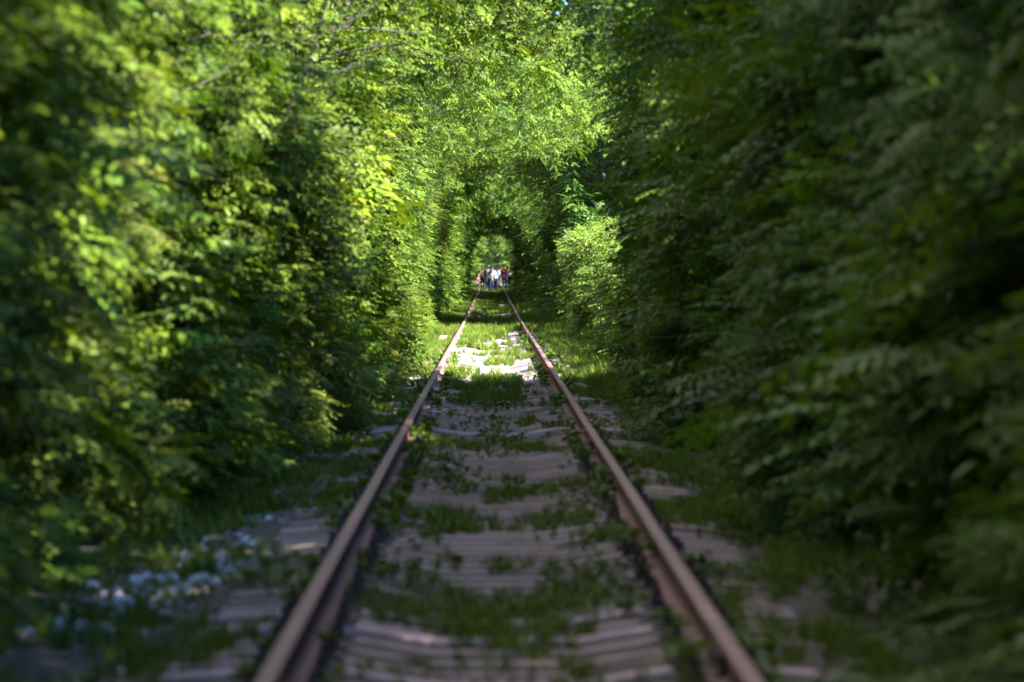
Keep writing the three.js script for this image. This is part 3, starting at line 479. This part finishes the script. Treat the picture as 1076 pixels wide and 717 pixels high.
  return {
    J, body: mergeGeometries(parts),
    shirt: cloth([...torso, ...sleeve(J.l), ...sleeve(J.r)], 0.016, (x, y) => waist - 0.06 - y), longShirt: cloth([...torso, ...sleeve(J.l, 1), ...sleeve(J.r, 1)], 0.016, (x, y) => waist - 0.06 - y),
    vest: cloth(torso, 0.034, (x, y) => waist - 0.10 - y), trousers: cloth([...leg(J.l), ...leg(J.r), torso[0], torso[1]], 0.013, (x, y) => Math.max(0.075 - y, y - waist - 0.06 - (up ? 0 : 0.05)), 56),
    shoes: mergeGeometries([J.l, J.r].map((q) => cloth(foot(q), 0.012, (x, y) => y - 0.10, 26))),
    hair: meshField((x, y, z) => Math.max(Math.hypot(x / 0.088, (y - 0.028) / 0.12, (z - 0.014) / 0.108) * 0.1 - 0.1, 0.03 - y - z * 1.15), [-0.11, -0.12, -0.12], [0.11, 0.17, 0.15], 30).translate(...J.hd),
    longHair: meshField((x, y, z) => Math.max(smin(Math.hypot(x / 0.09, (y - 0.028) / 0.122, (z - 0.016) / 0.11) * 0.1 - 0.1, capsule(x, y, z, [0, -0.02, 0.06], [0, -0.2, 0.075], 0.07, 0.05), 0.05), 0.02 - z - Math.max(0, y - 0.02) * 1.3), [-0.12, -0.28, -0.13], [0.12, 0.17, 0.17], 34).translate(...J.hd),
    cap: mergeGeometries([meshField((x, y, z) => Math.max(Math.hypot(x / 0.095, (y - 0.03) / 0.125, (z - 0.01) / 0.115) * 0.1 - 0.1, 0.065 - y), [-0.12, 0.02, -0.13], [0.12, 0.18, 0.15], 26).toNonIndexed(), new THREE.CylinderGeometry(0.08, 0.085, 0.012, 18).scale(1, 1, 1).translate(0, 0.07, -0.085).toNonIndexed()].map((g) => { g.deleteAttribute('uv'); return g; })).translate(...J.hd),
    hat: mergeGeometries([new THREE.CylinderGeometry(0.085, 0.1, 0.10, 18).translate(0, 0.115, 0.01), new THREE.CylinderGeometry(0.17, 0.19, 0.012, 22).translate(0, 0.07, 0.01)]).translate(...J.hd),
    eyes: mergeGeometries([-1, 1].map((s) => new THREE.SphereGeometry(0.0105, 10, 8).translate(s * 0.03, 0.008, -0.083))).translate(...J.hd),
    mouth: new THREE.SphereGeometry(1, 10, 6).scale(0.02, 0.004, 0.006).translate(0, -0.058, -0.094).translate(...J.hd),
  };
}
const POSES = { walkA: pose({ step: 0.10, arm: 0.10 }), walkB: pose({ step: -0.09, arm: -0.09, out: 0.03 }), stand: pose({ out: 0.02 }), carry: pose({ step: 0.05, out: 0.05, bend: 0.16 }), crouch: pose({ crouch: 1 }) };
const plain = (r, g, b, rough = 0.9) => new THREE.MeshStandardMaterial({ color: lin(r, g, b), roughness: rough });
const SKIN = plain(0.42, 0.26, 0.19, 0.6), HAIR = plain(0.018, 0.014, 0.012, 0.6), SHOE = plain(0.03, 0.028, 0.03), DARK = plain(0.012, 0.013, 0.018), JEANS = plain(0.035, 0.06, 0.16), EYE_DARK = plain(0.02, 0.015, 0.01, 0.3), LIP = plain(0.3, 0.12, 0.1, 0.6);
function person(px, Z, tall, yaw, ps, top, legs, label, opt = {}) {
  const P = POSES[ps], x = EYE.x + (px - 515.5) / FPX * Z, m = new THREE.Mesh(P.body, SKIN), k = tall / 1.735;
  m.name = numbered('person'); m.position.set(x, ground(x, Z) - 0.005, -Z); m.rotation.y = yaw; m.scale.setScalar(k); scene.add(m); tag(m, label, 'person', 'people on the track');
  part('shirt', opt.long ? P.longShirt : P.shirt, top, m); part('trousers', P.trousers, legs, m); part('shoes', P.shoes, SHOE, m);
  part('hair', opt.longHair ? P.longHair : P.hair, opt.hair || HAIR, m); part('eyes', P.eyes, EYE_DARK, m); part('mouth', P.mouth, LIP, m);
  if (opt.vest) part('vest', P.vest, opt.vest, m); if (opt.cap) part('cap', P.cap, opt.cap, m); if (opt.hat) part('hat', P.hat, opt.hat, m);
  return m;
}
person(512.6, 357, 1.74, 0.05, 'walkA', plain(0.014, 0.020, 0.026), DARK, 'person in a dark T-shirt and dark trousers walking away in front of the group');
person(521.3, 358, 1.71, -0.06, 'walkB', plain(0.32, 0.33, 0.38), DARK, 'person in a white shirt and black trousers walking away');
person(517.2, 361.5, 1.62, 0.1, 'walkB', plain(0.24, 0.25, 0.29), JEANS, 'person in a white top and blue jeans between the dark and the white shirt', { longHair: 1 });
person(507.0, 384, 1.68, 0.4, 'stand', plain(0.08, 0.034, 0.012), DARK, 'person in an orange-brown shirt standing beyond the rail end', { longHair: 1 });
person(499.8, 386, 1.7, -1.2, 'crouch', plain(0.15, 0.05, 0.04), DARK, 'crouching person in a reddish brown top beside the shrubs');
person(514.2, 391, 1.74, 0.2, 'walkA', plain(0.70, 0.50, 0.05), DARK, 'person in a white cap and yellow shirt behind the dark T-shirt', { cap: plain(0.75, 0.74, 0.7) });
person(516.6, 399, 1.76, -0.2, 'walkB', plain(0.05, 0.04, 0.04), DARK, 'dark-haired person half hidden between the cap and the pale pink top');
person(519.2, 394, 1.68, 3.0, 'stand', plain(0.50, 0.30, 0.30), DARK, 'person in a pale pink top facing the viewer behind the white shirt');
person(523.0, 390, 1.84, 0.3, 'walkA', plain(0.30, 0.12, 0.04), DARK, 'tall dark-haired person in a brown-orange top behind the white shirt');
person(530.6, 378, 1.66, 2.8, 'carry', plain(0.02, 0.07, 0.36), plain(0.02, 0.02, 0.045), 'person in a blue long-sleeved shirt and an orange vest', { long: 1, vest: plain(0.3, 0.04, 0.012), hair: plain(0.10, 0.05, 0.03) });
person(533.2, 392, 1.74, 0.2, 'walkB', plain(0.30, 0.20, 0.10), DARK, 'person in a straw-coloured hat behind the orange vest', { hat: plain(0.55, 0.42, 0.26) });
{
  const m = person(537.0, 386, 1.70, -0.2, 'walkA', plain(1, 1, 1), DARK, 'person in a black and yellow striped shirt closest to the shrubs'), s = m.children[0], g = s.geometry.clone(), p = g.attributes.position, c = [];
  for (let i = 0; i < p.count; i++) (Math.floor(p.getY(i) / 0.075) % 2 ? c.push(0.55, 0.30, 0.02) : c.push(0.012, 0.012, 0.012)); g.setAttribute('color', new THREE.Float32BufferAttribute(c, 3)); s.geometry = g; s.material = s.material.clone(); s.material.vertexColors = true;
}


scene.traverse((o) => { if (o.isMesh) { o.castShadow = true; o.receiveShadow = true; } });
renderer.render(scene, camera);
